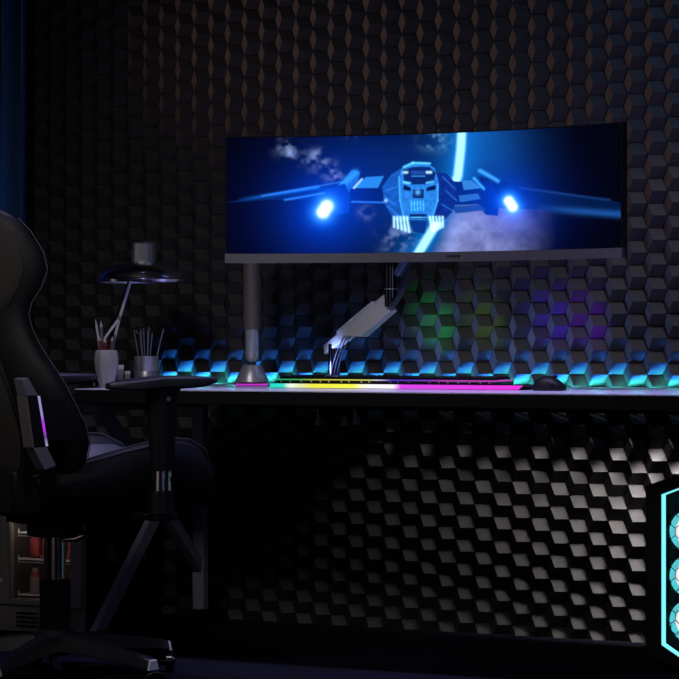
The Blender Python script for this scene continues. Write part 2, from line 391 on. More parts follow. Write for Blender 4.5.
add(np.exp(-(seg(389, 206, 397, 202)/1.4)**2)*.7, (.0, .02, .1)); add(gl(386, 200, 1.6), (.3, .6, .9))
# panel breakup on the hull
hull = poly([(383, 184), (392, 172), (412, 163), (446, 170), (459, 196), (442, 222), (396, 222)])
N2 = vnoise(2.4, 2.0, 9)*.6+vnoise(1.3, 1.3, 10)*.4
img *= (1+hull*(N2-.45)*.7)[..., None]
for a in ((399, 176, 400, 200), (438, 184, 438, 200), (400, 200, 404, 220), (438, 200, 432, 220)): add(np.exp(-(seg(*a)/.7)**2)*.7, (.05, .4, .9))
for a in ((386, 190, 397, 186), (384, 196, 396, 205), (388, 206, 399, 216), (443, 176, 455, 188), (446, 190, 457, 200), (442, 204, 452, 210)): add(np.exp(-(seg(*a)/.7)**2)*.5, (.02, .2, .6))
# thrusters
for cx, cy, tilt in ((325, 208.5, -1), (511, 207.5, 1)):
    d = seg(cx-1.9, cy-tilt*3.0, cx+1.9, cy+tilt*3.0)
    q = .8 if tilt < 0 else .62
    add(np.exp(-d/(27*q)), (.0, .07, .95)); add(np.exp(-(d/(13*q))**2), (.02, .30, .9)); add(np.exp(-(d/(8*q))**2), (.1, .5, .3)); add(np.exp(-(d/(6.8*q))**3), (1.3, 1.1, .8))
img = np.clip(img, 0, 1.25)
d_ = .0012
vs = np.zeros(((NU+1)*(NV+1), 3)); T = (U*2-1)*.994*half; r_ = Rm-d_
vs[:, 0] = (r_*np.sin(T)).ravel(); vs[:, 1] = (-Rm+r_*np.cos(T)).ravel(); vs[:, 2] = (Z1-.004-(Z1-.004-Z0-.0275)*V).ravel()
idx = np.arange((NU+1)*(NV+1)).reshape(NV+1, NU+1)
fs = np.stack([idx[:-1, :-1], idx[1:, :-1], idx[1:, 1:], idx[:-1, 1:]], -1).reshape(-1, 4)
me = bpy.data.meshes.new('screen')
me.vertices.add(len(vs)); me.vertices.foreach_set('co', vs.ravel().astype(np.float32))
me.loops.add(fs.size); me.loops.foreach_set('vertex_index', fs.ravel().astype(np.int32))
me.polygons.add(len(fs)); me.polygons.foreach_set('loop_start', (np.arange(len(fs))*4).astype(np.int32)); me.update(calc_edges=True)
at_ = me.color_attributes.new('picture', 'FLOAT_COLOR', 'POINT')
at_.data.foreach_set('color', np.concatenate([img.reshape(-1, 3), np.ones((len(vs), 1))], 1).ravel().astype(np.float32))
smt = mat('screen_picture', (0, 0, 0), .6, spec=0); nt = smt.node_tree
an = nt.nodes.new('ShaderNodeAttribute'); an.attribute_name = 'picture'
nt.links.new(an.outputs['Color'], nt.nodes['Principled BSDF'].inputs['Emission Color']); nt.nodes['Principled BSDF'].inputs['Emission Strength'].default_value = 1.18
me.materials.append(smt); so = bpy.data.objects.new('screen', me); col.objects.link(so); so.parent = mon

# ------------------------------------------------------------------ monitor arm
ap = pos(334, .115, .7503)
arm = thing('monitor_arm', 'silver grey articulated monitor arm clamped to the rear of the desk', 'monitor arm', ap)
def zat(y, k): return EYE-(y-339.5)/k
MB().box((0, .0, .006), (.10, .07, .012)).obj('base_plate', M['black'], arm, bevel=.003)
MB().tube([(0, 0, .012), (0, 0, .125)], .018, 20).obj('post', M['dchrome'], arm)
# lower link: outline in the plane from the post towards the monitor's back
e = camf(391, 339)-ap; ed = Vector((e.x, e.y, 0)).normalized(); el = Vector((e.x, e.y)).length
def lk(px, y):   # outline point -> distance along the link and height
    t = (px-333.0)/(391-333.0); k = 324+15*t
    return (t*el, zat(y, k)-.75)
side = Vector((ed.y, -ed.x, 0))
mp = lambda a, b, d: ed*a+side*d+Vector((0, 0, b))
out = [lk(*p) for p in ((325.6, 345.5), (388.3, 293.6), (390, 306), (393.6, 311.2), (364.5, 336.9), (353, 336.3), (326.5, 354.5))]
lo = MB().prism(out, mp, -.014, .014).obj('link', M['grey'], arm, bevel=.003)
ol = [lk(*p) for p in ((341, 331.2), (377, 301.5), (377, 304), (341, 334))]
MB().prism(ol, mp, -.012, .018).obj('link_highlight', mat('highlight_paint', (.85, .95, 1), .3, .1), lo)  # pale strip standing for the highlight along the link
ep = ed*el; ez = zat(300, 339)-.75
MB().tube([ep+Vector((0, 0, ez-.02)), ep+Vector((0, 0, zat(250, 339)-.75))], .019, 20).obj('pivot', M['dchrome'], arm)
MB().tube([ep+Vector((0, 0, ez+.03)), ep+Vector((0, 0, ez+.034))], .021, 20).obj('collar', M['silver'], arm)
mh = apex+Vector((0, 0, 0)); hb = Vector((mh.x, mh.y, 1.28))-nrm*.10
MB().bar(ep+Vector((0, 0, zat(254, 339)-.75)), hb-ap, .035, .035).obj('tilt_bracket', M['dchrome'], arm, bevel=.003)
MB().bar(ep+Vector((.02, 0, zat(275, 339)-.75)), ep+Vector((.06, .0, zat(256, 339)-.75)), .03, .02).obj('head_joint', mat('blue_grey_joint', (.15, .25, .45), .35, .5), arm, bevel=.003)
cm = mat('black_cable', (.05, .07, .12), .3)
for q in range(3):
    o_ = q*.007
    c_ = [ep+Vector((.055+o_, .0, zat(258, 339)-.75)), ep+Vector((.042+o_, -.01, zat(275, 339)-.75)), ep+Vector((.040+o_*.8, -.02, zat(290, 339)-.75)),
          ep+Vector((.025+o_, -.025, zat(300, 339)-.75)), ep+Vector((-.0+o_, -.028, zat(309+q, 339)-.75))]
    sp = []
    for i in range(len(c_)-1):
        p0, p1, p2, p3 = c_[max(i-1, 0)], c_[i], c_[i+1], c_[min(i+2, len(c_)-1)]
        for s_ in range(6):
            t = s_/6; sp.append(.5*((2*p1)+(p2-p0)*t+(2*p0-5*p1+4*p2-p3)*t*t+(3*p1-p0-3*p2+p3)*t**3))
    sp.append(c_[-1]); MB().tube(sp, .0022, 6).obj('cable', cm, arm)
for q in range(3):
    a = ed*(.065+q*.008); pts = []
    for i in range(9):
        t = i/8; px = 354-q*2-14*t-2*math.sin(t*PI); y = 336+38*t
        aa, bb = lk(px, y); pts.append(mp(aa, bb, .012+.004*q))
    MB().tube(pts, .0020, 6).obj('cable', cm, arm)
# clamp under the desk
for px in (318, 344.5):
    p = pos(px, .10)-ap; p.z = 0
    s_ = MB().tube([p+Vector((0, 0, -.052)), p+Vector((0, 0, zat(424, 322)-.75))], .004, 10).obj('clamp_screw', M['palegrey'], arm)
    MB().tube([p+Vector((-.028 if px < 330 else 0, 0, zat(410, 322)-.75)), p+Vector((0 if px < 330 else .028, 0, zat(410, 322)-.75))], .002, 8).obj('turning_bar', M['palegrey'], s_)
    MB().tube([p+Vector((0, 0, zat(419, 322)-.75)), p+Vector((0, 0, zat(425, 322)-.75))], .010, 12).obj('knob', M['palegrey'], s_)
p = pos(356.5, .10)-ap
MB().box((p.x, p.y, zat(413, 322)-.75), (.009, .03, .066)).obj('clamp_plate', M['palegrey'], arm)
MB().box((.03, .03, -.070), (.11, .05, .05)).obj('clamp_jaw', M['black'], arm)

# ------------------------------------------------------------------ glowing base and keyboard
kc = (pos(270, .585).x, pos(522, .585).x); KW = kc[1]-kc[0]; km = (kc[0]+kc[1])/2
KY = -.585
Wt = (1, 1, 1)
glow = ramp_emit('rainbow_edge_light', [(0, (0, .72, .58)), (.055, (.02, .75, .6)), (.085, (.95, 1, .85)), (.12, (.8, .85, .5)), (.17, (.90, .85, .04)), (.34, (.95, .95, .05)), (.40, (1, 1, .95)), (.50, (1, .95, 1)), (.53, (.75, .05, .85)), (1, (.82, .02, .72))], -KW/2, KW/2, 1.0)
rest = thing('light_bar', 'low slab with rainbow glowing front edge lying in front of the keyboard keys', 'light bar', (km, KY, .7505))
MB().prism([(-KW/2, 0), (KW/2-.012, 0), (KW/2, .0125), (-KW/2, .0125)], lambda a, b, d: Vector((a, d, b)), .004, .15).obj('slab', M['black'], rest)
MB().prism([(-KW/2, .0008), (KW/2-.012, .0008), (KW/2+.002, .0125), (-KW/2, .0125)], lambda a, b, d: Vector((a, d, b)), 0, .004).obj('light_edge', glow, rest)
kb0, kb1 = pos(276.5, .575).x, pos(497, .575).x; KL = kb1-kb0
key = thing('keyboard', 'black keyboard with rainbow backlight lying on the glowing slab', 'keyboard', ((kb0+kb1)/2, -.575, .7638))
MB().box((0, .065, .0045), (KL, .13, .009)).obj('case', M['gloss'], key, bevel=.002)
g2 = ramp_emit('key_backlight', [(0, (0, .45, .2)), (.10, (.05, .5, .1)), (.2, (.6, .6, .03)), (.42, (.75, .75, .1)), (.47, (.8, .8, .9)), (.53, (.08, .03, .6)), (.68, (.2, .05, .7)), (.75, (.6, .04, .6)), (1, (.65, .05, .6))], -KL/2, KL/2, .75)
MB().box((0, .0645, .0107), (KL-.004, .125, .0034)).obj('backlight', g2, key)
# small lights in the seam of the case
mb = MB()
for i in range(22):
    if random.random() < .7: MB().box((-KL/2+.02+i*(KL-.04)/21+random.uniform(-.006, .006), -.0006, .0055), (.004, .0012, .0025)).obj('seam_light', g2, key)
kc0 = None
nk = 18; pitch = (KL-.012)/nk
for r in range(5):
    for c in range(nk):
        if kc0 is None:
            hw = pitch*.44; m_ = MB(); m_.loft([[(-hw, -.0088, 0), (hw, -.0088, 0), (hw, .0088, 0), (-hw, .0088, 0)], [(-hw*.82, -.0068, .0068), (hw*.82, -.0068, .0068), (hw*.82, .0072, .0076), (-hw*.82, .0072, .0076)]])
            kc0 = m_.obj('keycap', M['gloss'], key); k_ = kc0
        else: k_ = kc0.copy(); col.objects.link(k_); k_.parent = key
        k_.location = (-KL/2+.006+(c+.5)*pitch, .016+r*.024, .0125+.0008*r)

# ------------------------------------------------------------------ mouse
mp_ = pos(549, .60, .7505)
ms = thing('computer_mouse', 'small black computer mouse lying on the desk right of the keyboard', 'mouse', mp_, .1)
rings = []
for i, (x, hw, h) in enumerate(((-.044, .018, .012), (-.040, .030, .026), (-.025, .036, .038), (-.005, .037, .043), (.015, .034, .038), (.032, .029, .027), (.043, .022, .015), (.047, .012, .008))):
    rings.append([(x, hw*math.cos(a)*(1 if math.sin(a) > 0 else .95), max(0, .006+(h-.006)*max(0, math.sin(a))**.8) if math.sin(a) > 0 else 0.0) for a in [2*PI*k/24 for k in range(24)]])
MB().loft(rings).obj('body', M['leather'], ms, sub=1)
MB().tube([(.018, -.0, .034), (.018, .0001, .042)], .006, 12).obj('wheel', M['gloss'], ms)
MB().bar((.012, -.034, .016), (.040, -.026, .012), .004, .006).obj('side_button', M['gloss'], ms)

# ------------------------------------------------------------------ upright tube stand
tp = pos(252, .26, .7505)
kk = 2400/((tp-CAM).dot(FV)); fz = lambda y: zat(y, kk)-.7505
rs = 1/kk
st = thing('tube_stand', 'upright metal tube with rounded chrome end on a conical chrome foot', 'stand', tp)
MB().lathe([(.044, 0), (.047, .002), (.047, .007), (.044, .009)]).obj('base_disc', M['gloss'], st)
MB().lathe([(.048, .0005), (.0495, .001), (.0495, .0045), (.048, .005)]).obj('magenta_rim', mat('magenta_glow', (.1, 0, .1), .5, emit=(.55, .02, .6), es=1), st)  # added rim, emits magenta around the base disc
MB().lathe([(17*rs, .009), (17*rs, .013), (10*rs, fz(366)), (9.2*rs, fz(365))], seg=40).obj('foot', mat('satin_steel', (.6, .57, .66), .38, .6), st)
MB().lathe([(3*rs, fz(367)), (4.2*rs, fz(364)), (4.2*rs, fz(360))], seg=24).obj('neck', M['dchrome'], st)
MB().lathe([(1*rs, fz(362.5)), (4.2*rs, fz(361.5)), (6.4*rs, fz(358.5)), (7.1*rs, fz(355)), (7.1*rs, fz(329))], seg=32).obj('lower_tube', mat('polished_steel', (.6, .66, .68), .3, .7), st)
MB().lathe([(9*rs, fz(329.5)), (9*rs, fz(240))], seg=32).obj('upper_tube', M['gunmetal'], st)

# ------------------------------------------------------------------ table lamp
lp = pos(144, .44, .7505); kl = 2400/((lp-CAM).dot(FV)); lz = lambda y: zat(y, kl)-.7505
lm = thing('table_lamp', 'retro chrome table lamp with wide shallow dome shade and jointed arm', 'lamp', lp, TH)
R_ = 47/kl
prof = [(R_, lz(281.5)), (R_*1.005, lz(280)), (R_*.985, lz(278.6)), (R_*.955, lz(278)), (R_*.93, lz(275)), (R_*.86, lz(271)), (R_*.74, lz(267)), (R_*.58, lz(264)), (R_*.40, lz(262.3)), (R_*.25, lz(261.5))]
inner = [(r*.975, z-.003) for r, z in reversed(prof)]
MB().lathe(prof+inner, seg=56, caps=False).obj('lamp_shade', mat('blue_grey_chrome', (.75, .76, .88), .2, 1), lm)
MB().lathe([(R_*.255, lz(262.4)), (R_*.255, lz(244)), (R_*.22, lz(242.5)), (R_*.1, lz(242))], seg=16).obj('cap', M['silver'], lm, smooth=False)
MB().lathe([(.012, lz(265)), (.022, lz(272)), (.026, lz(278)), (.012, lz(281))], seg=20).obj('bulb', M['white'], lm)
sx_ = lambda px: (px-144)/kl
J = lambda px, y, q=0: (sx_(px), q, lz(y))
MB().tube([J(134, 270), J(119.5, 318)], .0045, 10).obj('upper_arm', M['armmetal'], lm)
MB().tube([J(131.5, 270, .012), J(116.5, 316, .012)], .0030, 8).obj('upper_arm', M['dchrome'], lm)
MB().tube([J(119.5, 318), J(107, 335), J(101.5, 344)], .0045, 10).obj('elbow_link', M['armmetal'], lm)
MB().tube([J(117, 316, .012), J(104, 331, .012)], .0030, 8).obj('elbow_link', M['dchrome'], lm)
MB().tube([J(119.5, 318, .004), J(111, 352, .004), J(107, 384, .0)], .0045, 10).obj('lower_arm', M['armmetal'], lm)
MB().tube([J(116, 322, .014), J(107, 352, .014), J(103, 384, .01)], .0030, 8).obj('lower_arm', M['dchrome'], lm)
MB().tube([J(119.5, 318, -.006), J(119.5, 318, .018)], .006, 12).obj('joint', M['chrome'], lm)
MB().lathe([(.055, 0), (.055, .008), (.04, .014), (.008, .016)], (sx_(106), 0, 0)).obj('base', M['dchrome'], lm)
# ------------------------------------------------------------------ pencil jar, pencils
jp = pos(106.5, .78, .7505); kj = 2400/((jp-CAM).dot(FV)); jz = lambda y: zat(y, kj)-.7505
q = 1/kj
fl = lambda t, z: 1+.035*math.cos(t*2*PI*8)
jar = thing('pencil_jar', 'fluted grey ceramic jar holding pencils beside the table lamp', 'jar', jp)
MB().lathe([(7*q, 0), (7.4*q, jz(384)), (9.5*q, jz(377)), (11.4*q, jz(368)), (11.9*q, jz(360)), (11.2*q, jz(353)), (10.2*q, jz(350)), (9*q, jz(350)), (9.8*q, jz(354)), (9.8*q, jz(360)), (6*q, jz(384))], seg=64, fx=fl).obj('body', M['ceramic'], jar)
MB().lathe([(7.6*q, 0), (7.9*q, .002), (7.6*q, .010)], seg=32).obj('foot', M['ceramic'], jar)
PC = [((98, 344), (101, 321), (.10, .10, .11), 'dark grey pencil leaning furthest left out of the fluted jar', 1.6), ((102, 346), (95, 319), (.5, .5, .48), 'pale grey pencil leaning left over the rim of the fluted jar', 1.1),
      ((104, 348), (99.5, 336), (.16, .025, .025), 'short dark red pencil at the left of the fluted jar', 1.4), ((108, 348), (105, 338), (.15, .02, .02), 'short dark red pencil in the middle of the fluted jar', 1.6),
      ((111, 348), (112, 337), (.14, .03, .03), 'short dark red pencil at the right of the fluted jar', 1.3), ((113, 350), (116, 329), (.08, .08, .09), 'slim dark pencil leaning right out of the fluted jar', 1.0)]
for i, (b, t, c, lab, wd) in enumerate(PC):
    R0 = RV*((b[0]-106.5)*q*.8); R1 = RV*((t[0]-106.5)*q)
    off = FV*(.012*math.sin(i*2.1))
    a = R0*.5+off*.3+Vector((0, 0, .02)); bb = R1+off+Vector((0, 0, jz(t[1])))
    pc = thing('pencil', lab, 'pencil', jp+a, 0, 'pencils in the fluted jar')
    d = bb-a; MB().tube([(0, 0, 0), d*.9], wd*.0032, 6).obj('barrel', mat('pencil_paint', c, .45), pc)
    MB().tube([d*.9, d], [wd*.0030, .0006], 6).obj('tip', M['pale'], pc)
# ------------------------------------------------------------------ steel cup with thin rods
cpn = pos(146.5, .52, .7505); kc_ = 2400/((cpn-CAM).dot(FV)); cz_ = lambda y: zat(y, kc_)-.7505; q = 1/kc_
cup = thing('steel_cup', 'brushed steel cylinder cup holding thin dark rods', 'cup', cpn)
r0 = 12.5*q
MB().lathe([(r0, 0), (r0, cz_(371.4)), (r0*.985, cz_(371)), (r0, cz_(370.6)), (r0, cz_(356.5)), (r0*.97, cz_(356)), (r0*.93, cz_(356.5)), (r0*.93, .004)], seg=48).obj('body', M['silver'], cup)
rods = ((134, 331, 'hooked'), (139, 333, ''), (141, 329, ''), (144, 328, ''), (147, 331, ''), (149, 327, ''), (153, 333, ''), (163, 329, ''))
names = ['thin dark rod leaning furthest left in the steel cup', 'second thin rod from the left in the steel cup', 'third thin rod from the left in the steel cup', 'fourth thin rod from the left in the steel cup, nearly upright',
         'fourth thin rod from the right in the steel cup', 'tallest thin rod standing right of centre in the steel cup', 'second thin rod from the right in the steel cup', 'thin rod leaning furthest right in the steel cup']
rm = mat('dark_rod', (.22, .24, .32), .3, .4)
for i, (px, y, _) in enumerate(rods):
    a = RV*((px-146.5)*q*.25)+FV*(.015*math.sin(i*1.9))+Vector((0, 0, .012)); bb = RV*((px-146.5)*q)+FV*(.03*math.sin(i*1.9))+Vector((0, 0, cz_(y)))
    d = bb-a; pts = [Vector((0, 0, 0)), d*.8, d]
    if i < 2: pts += [d+RV*.006+Vector((0, 0, .003)), d+RV*.012-Vector((0, 0, .008))]
    o = MB().tube(pts, .0019, 8).obj('metal_rod', rm, loc=cpn+a); tag(o, names[i], 'rod', 'thin rods in the steel cup')
# small boxes between the jar and the cup
for px, d, y0, y1, wv_, lab in ((120.5, .60, 386, 365, .018, 'taller of two small pale boxes between pencil jar and steel cup'), (127.5, .58, 386, 371, .015, 'lower of two small pale boxes between pencil jar and steel cup')):
    p = pos(px, d, .7505); k = 2400/((p-CAM).dot(FV)); h = zat(y1, k)-.7505
    b_ = thing('small_box', lab, 'box', p, .5, 'small pale boxes by the pencil jar')
    MB().box((0, 0, h*.4), (wv_, wv_, h*.8)).obj('body', M['ceramic'], b_, bevel=.001)
    MB().box((0, 0, h*.9), (wv_*1.1, wv_*1.1, h*.2)).obj('lid', M['white'], b_, bevel=.001)
p = pos(133, .62, .7505)
o = MB().box((0, 0, .018), (.055, .03, .004)).box((-.02, 0, .008), (.004, .025, .016)).box((.02, 0, .008), (.004, .025, .016)).obj('small_tray', M['white'], loc=p)
tag(o, 'tiny white tray on two feet left of the steel cup', 'tray')

# ------------------------------------------------------------------ drinks fridge
fr0 = pos(-6, .62); fx0 = fr0.x; fx1 = pos(81, .62).x; FW = fx1-fx0; FH = .50
fd = thing('drinks_fridge', 'small dark steel drinks fridge with glass door on the floor left of desk', 'fridge', (fx0, -.62, 0))
kf = 338
def fz2(y): return max(.0, EYE-(y-339.5)/kf)
def fxx(px): return pos(px, .62).x-fx0
t_ = .012
MB().box((FW-t_/2+.002, .20, FH/2), (t_, .34, FH)).obj('side_panel', M['deskedge'], fd)
mb = MB(); mb.box((t_/2, .20, FH/2), (t_, .34, FH)).box((FW/2, .20, FH-t_/2), (FW, .34, t_)).box((FW/2, .20, .055), (FW, .34, .05)).box((FW/2, .37, FH/2), (FW, .012, FH))
mb.obj('cabinet', M['fridge'], fd)
gx0, gx1, gz0, gz1 = fxx(9), fxx(70), fz2(606), fz2(512)
mb = MB(); mb.box((gx0/2, .014, (FH+.085)/2), (gx0, .028, FH-.085)).box(((gx1+FW)/2, .014, (FH+.085)/2), (FW-gx1, .028, FH-.085)).box(((gx0+gx1)/2, .014, (gz1+FH)/2), (gx1-gx0, .028, FH-gz1)).box(((gx0+gx1)/2, .014, (.085+gz0)/2), (gx1-gx0, .028, gz0-.085))
dr = mb.obj('door', M['fridge'], fd, bevel=.001)
MB().box(((gx0+gx1)/2, .012, (gz0+gz1)/2), (gx1-gx0, .003, gz1-gz0)).obj('glass_pane', M['glass'], dr)
hx = fxx(2)
MB().tube([(hx, -.004, fz2(588)), (hx, -.024, fz2(582)), (hx, -.024, fz2(520)), (hx, -.024, .45), (hx, 0, .455)], .006, 10).obj('handle', M['palegrey'], dr)
mb = MB(); mb.box((FW/2, .018, .044), (FW, .02, .078))
vp = mb.obj('plinth', M['fridge'], fd)
for i in range(4): MB().box((fxx(26), .006, .022+.013*i), (.075, .006, .005)).obj('vent_slot', M['gloss'], vp)
for y in (539, 566, 603):
    z = fz2(y)
    mb = MB()
    mb.tube([(gx0+.004, .046, z), (gx1-.004, .046, z)], .0024, 8).tube([(gx0+.004, .046, z-.009), (gx1-.004, .046, z-.009)], .0016, 8).tube([(gx0+.003, .05, z+.012), (gx0+.003, .05, z-.012)], .002, 8)
    for i in range(9): mb.tube([(gx0+.006+i*(gx1-gx0-.012)/8, .046, z), (gx0+.006+i*(gx1-gx0-.012)/8, .35, z)], .0013, 6)
    mb.obj('shelf', mat('shelf_wire', (.9, .9, .85), .4, .3), fd)
# drinks
def drink(kind, lab, grp, px, d, z):
    p = Vector((fx0+fxx(px), -.62+d, z)); o = thing(kind, lab, 'can' if kind == 'drink_can' else 'bottle', p, 0, grp); return o
pl = ['left', 'second', 'third', 'fourth', 'right']
r = .0168
cols_ = [22.5, 35.5, 48.5, 61.5]
who = ['at the left end of', 'second from the left on', 'third from the left on', 'at the right end of']
for i, px in enumerate(cols_):
    z = fz2(539)+.004
    b = drink('drink_bottle', f'dark squat bottle {who[i]} the top fridge shelf', 'dark bottles on the top fridge shelf', px, .072, z)
    MB().lathe([(r, 0), (r, .035), (r*.8, .050), (r*.45, .058), (r*.45, .066)], seg=20).obj('bottle_glass', M['dkglass'], b)
    MB().lathe([(r*.52, .064), (r*.52, .074)], seg=16).obj('cap', M['silver'], b)
    z = fz2(566)+.004
    b = drink('drink_can', f'red drink can {who[i]} the middle fridge shelf', 'red cans on the middle fridge shelf', px, .072, z)
    MB().lathe([(r*.8, 0), (r, .004), (r, .052), (r*.82, .060)], seg=24).obj('can_body', M['red'], b)
    MB().lathe([(r*.82, .0595), (r*.85, .062), (r*.75, .063)], seg=24).obj('can_lid', M['silver'], b)
    z = fz2(603)+.004
    b = drink('drink_bottle', f'pale labelled bottle with red cap {who[i]} the bottom fridge shelf', 'pale labelled bottles on the bottom fridge shelf', px, .072, z)
    MB().lathe([(r, 0), (r, .050), (r*.9, .060), (r*.6, .066), (r*.4, .080)], seg=24).obj('bottle_body', M['pale'], b)
    MB().lathe([(r*1.01, .051), (r*.93, .0605), (r*.63, .0665)], seg=24).obj('neck_band', M['red'], b)
    MB().lathe([(r*.48, .078), (r*.48, .088)], seg=16).obj('cap', M['dkglass'], b)
fl_ = bpy.data.lights.new('fridge_fill', 'AREA'); fl_.energy = .2; fl_.color = (1, .85, .75); fl_.shape = 'RECTANGLE'; fl_.size = .2; fl_.size_y = .02
fo = bpy.data.objects.new('fridge_fill', fl_); col.objects.link(fo); fo.location = (fx0+FW/2, -.62+.045, gz1-.012+.03)  # added light to brighten the drinks behind the glass

# ------------------------------------------------------------------ computer tower
tf = .565; tx0 = pos(649, tf).x; TW = .232; kt = 2400/((pos(685, tf)-CAM).dot(FV))
tw = thing('computer_tower', 'black computer tower with three cyan lit fans on the floor right of frame', 'computer', (tx0, -tf, 0))
tz = lambda y: max(0.0, EYE-(y-339.5)/kt)
T0, T1 = .004, tz(474)
MB().box((TW/2, .22, .275), (TW-.012, .40, .44)).obj('case', M['black'], tw, bevel=.004)
outl = [(0, tz(652)), (0, tz(486)), (.085, tz(475)), (TW-.085, tz(475)), (TW, tz(486)), (TW, tz(652)), (TW-.085, tz(668)), (.085, tz(668))]
hole = [(.046, tz(645)), (.046, tz(494)), (.095, tz(487)), (TW-.095, tz(487)), (TW-.046, tz(494)), (TW-.046, tz(645)), (TW-.095, tz(656)), (.095, tz(656))]
def frame(o_, h_, y0, y1):
    mb = MB(); n = len(o_); V = lambda p, y: mb.bm.verts.new((p[0], y, p[1]))
    a = [V(p, y0) for p in o_]; b = [V(p, y0) for p in h_]; c = [V(p, y1) for p in o_]; d = [V(p, y1) for p in h_]
    for i in range(n):
        j = (i+1) % n
        mb.face([a[i], a[j], b[j], b[i]]); mb.face([c[i], d[i], d[j], c[j]]); mb.face([a[i], c[i], c[j], a[j]]); mb.face([b[i], b[j], d[j], d[i]])
    return mb
frame(outl, hole, -.030, .03).obj('front_frame', M['black'], tw, bevel=.002)
h2 = [(TW/2+(x-TW/2)*.955, .262+(z-.262)*.984) for x, z in hole]
frame([(TW/2+(x-TW/2)*.995, .262+(z-.262)*.995) for x, z in hole], h2, -.034, -.006).obj('light_frame', M['cyan_led'], tw)
MB().box((TW/2, .012, .262), (TW*.8, .006, .44)).obj('fan_plate', M['deskedge'], tw)
fan_e = mat('fan_light', (.1, .3, .3), .5, emit=(.07, .55, .62), es=.95)
fan_h = mat('fan_hub_light', (.3, .3, .3), .5, emit=(.9, .8, .85), es=.9)
for yy in (531, 576, 621):
    zc = tz(yy); R = .057
    f_ = MB().tube([(TW/2, -.002, zc), (TW/2, .008, zc)], R*1.04, 40).obj('fan', M['gloss'], tw)
    MB().tube([(TW/2, -.0035, zc), (TW/2, -.002, zc)], R, 40).obj('fan_glow', fan_e, f_)
    MB().tube([(TW/2, -.009, zc), (TW/2, -.0035, zc)], R*.68, 28).obj('hub', fan_h, f_)
    mb = MB()
    for b_ in range(9):
        a = b_*2*PI/9
        p0 = Vector((TW/2+R*.3*math.cos(a), -.006, zc+R*.3*math.sin(a))); p1 = Vector((TW/2+R*.95*math.cos(a+.5), -.004, zc+R*.95*math.sin(a+.5)))
        mb.bar(p0, p1, .006, .0012, up=(0, 1, 0))
    mb.obj('blade', mat('fan_blade', (.35, .75, .78), .4, emit=(.2, .6, .65), es=.35), f_)
# honeycomb grille
mb = MB(); hs = .014
for i in range(-5, 6):
    for j in range(-12, 13):
        cx = TW/2+i*1.732*hs+(hs*.866 if j % 2 else 0); cz = .262+j*1.5*hs*1.35
        for k in range(3):
            a0 = PI/6+k*PI/3; a1 = a0+PI/3
            p0 = (cx+hs*math.cos(a0), -.018, cz+hs*1.35*math.sin(a0)); p1 = (cx+hs*math.cos(a1), -.018, cz+hs*1.35*math.sin(a1))
            if abs(p0[0]-TW/2) > .066 or abs(p1[0]-TW/2) > .066 or abs(p0[2]-.262) > .20 or abs(p1[2]-.262) > .20: continue
            mb.bar(p0, p1, .0018, .0018, up=(0, 1, 0))
mb.obj('honeycomb_grille', M['gloss'], tw)
MB().box((-.001, .08, (tz(490)+tz(534))/2), (.003, .006, tz(490)-tz(534))).obj('edge_highlight', mat('edge_highlight_paint', (.6, .55, .75), .25), tw)  # pale sliver standing for the highlight on the side panel's edge
for sx in (.03, TW-.03):
    for sy in (.04, .38): MB().box((sx, sy, .028), (.03, .03, .056)).obj('foot', M['black'], tw, bevel=.002)

# ------------------------------------------------------------------ gaming chair
cc = camf(55, 385); PH = math.radians(36)
cr = thing('gaming_chair', 'black gaming chair with armrests and star base facing the desk', 'chair', (cc.x, cc.y, 0), TH+PH)
def ssec(z, c, wd, wing, th, n=36):
    out = []
    for k in range(n):
        a = 2*PI*k/n; cy = math.cos(a); sy = math.sin(a)
        y = wd*math.copysign(abs(cy)**.85, cy)
        x = c+wing*(abs(y)/wd)**2.2+th/2*math.copysign(abs(sy)**.7, sy)*(1-.35*(abs(y)/wd)**3)
        out.append((x, y, z))
    return out
BK = [(1.222, -.262, .05, .02, .03), (1.217, -.262, .10, .05, .05), (1.195, -.26, .135, .07, .07), (1.16, -.257, .155, .092, .085), (1.11, -.248, .178, .105, .095), (1.065, -.241, .188, .105, .10), (1.02, -.235, .180, .085, .10), (.98, -.230, .165, .06, .10), (.955, -.227, .162, .052, .105),
      (.92, -.222, .172, .05, .11), (.88, -.216, .190, .055, .12), (.83, -.209, .22, .068, .125), (.78, -.202, .248, .082, .13), (.73, -.195, .265, .095, .13), (.68, -.188, .272, .112, .13), (.63, -.181, .268, .122, .13), (.58, -.175, .25, .115, .125), (.545, -.172, .22, .09, .11), (.52, -.17, .18, .06, .09)]
bkr = MB().loft([ssec(*b) for b in BK]).obj('backrest', M['leather'], cr)
# rear panel and its piping
MB().loft([ssec(z, c-.010-th*.20+(.012 if q == 8 else 0), wd*(.90 if q < 7 else .80 if q == 7 else .5), wing*(.82 if q < 8 else .5), th*.66) for q, (z, c, wd, wing, th) in enumerate(BK[1:10])]).obj('head_panel', M['fabric'], bkr)
MB().loft([ssec(z, c-.014-th*.20, wd*.66, wing*.40, th*.62) for z, c, wd, wing, th in BK[9:]]).obj('rear_panel', M['fabric'], bkr)
for sgn in (-1, 1):
    pts = [(c+wing+.010, sgn*(wd+.0005), z) for z, c, wd, wing, th in BK[2:-1]]
    MB().tube(pts, .0016, 6).obj('piping', M['piping'], bkr)
    pts = [(c+wing*.42-th*.5-.004, sgn*(wd*.70), z) for z, c, wd, wing, th in BK[8:-1]]
    MB().tube(pts, .003, 6).obj('seam', M['leather'], bkr)
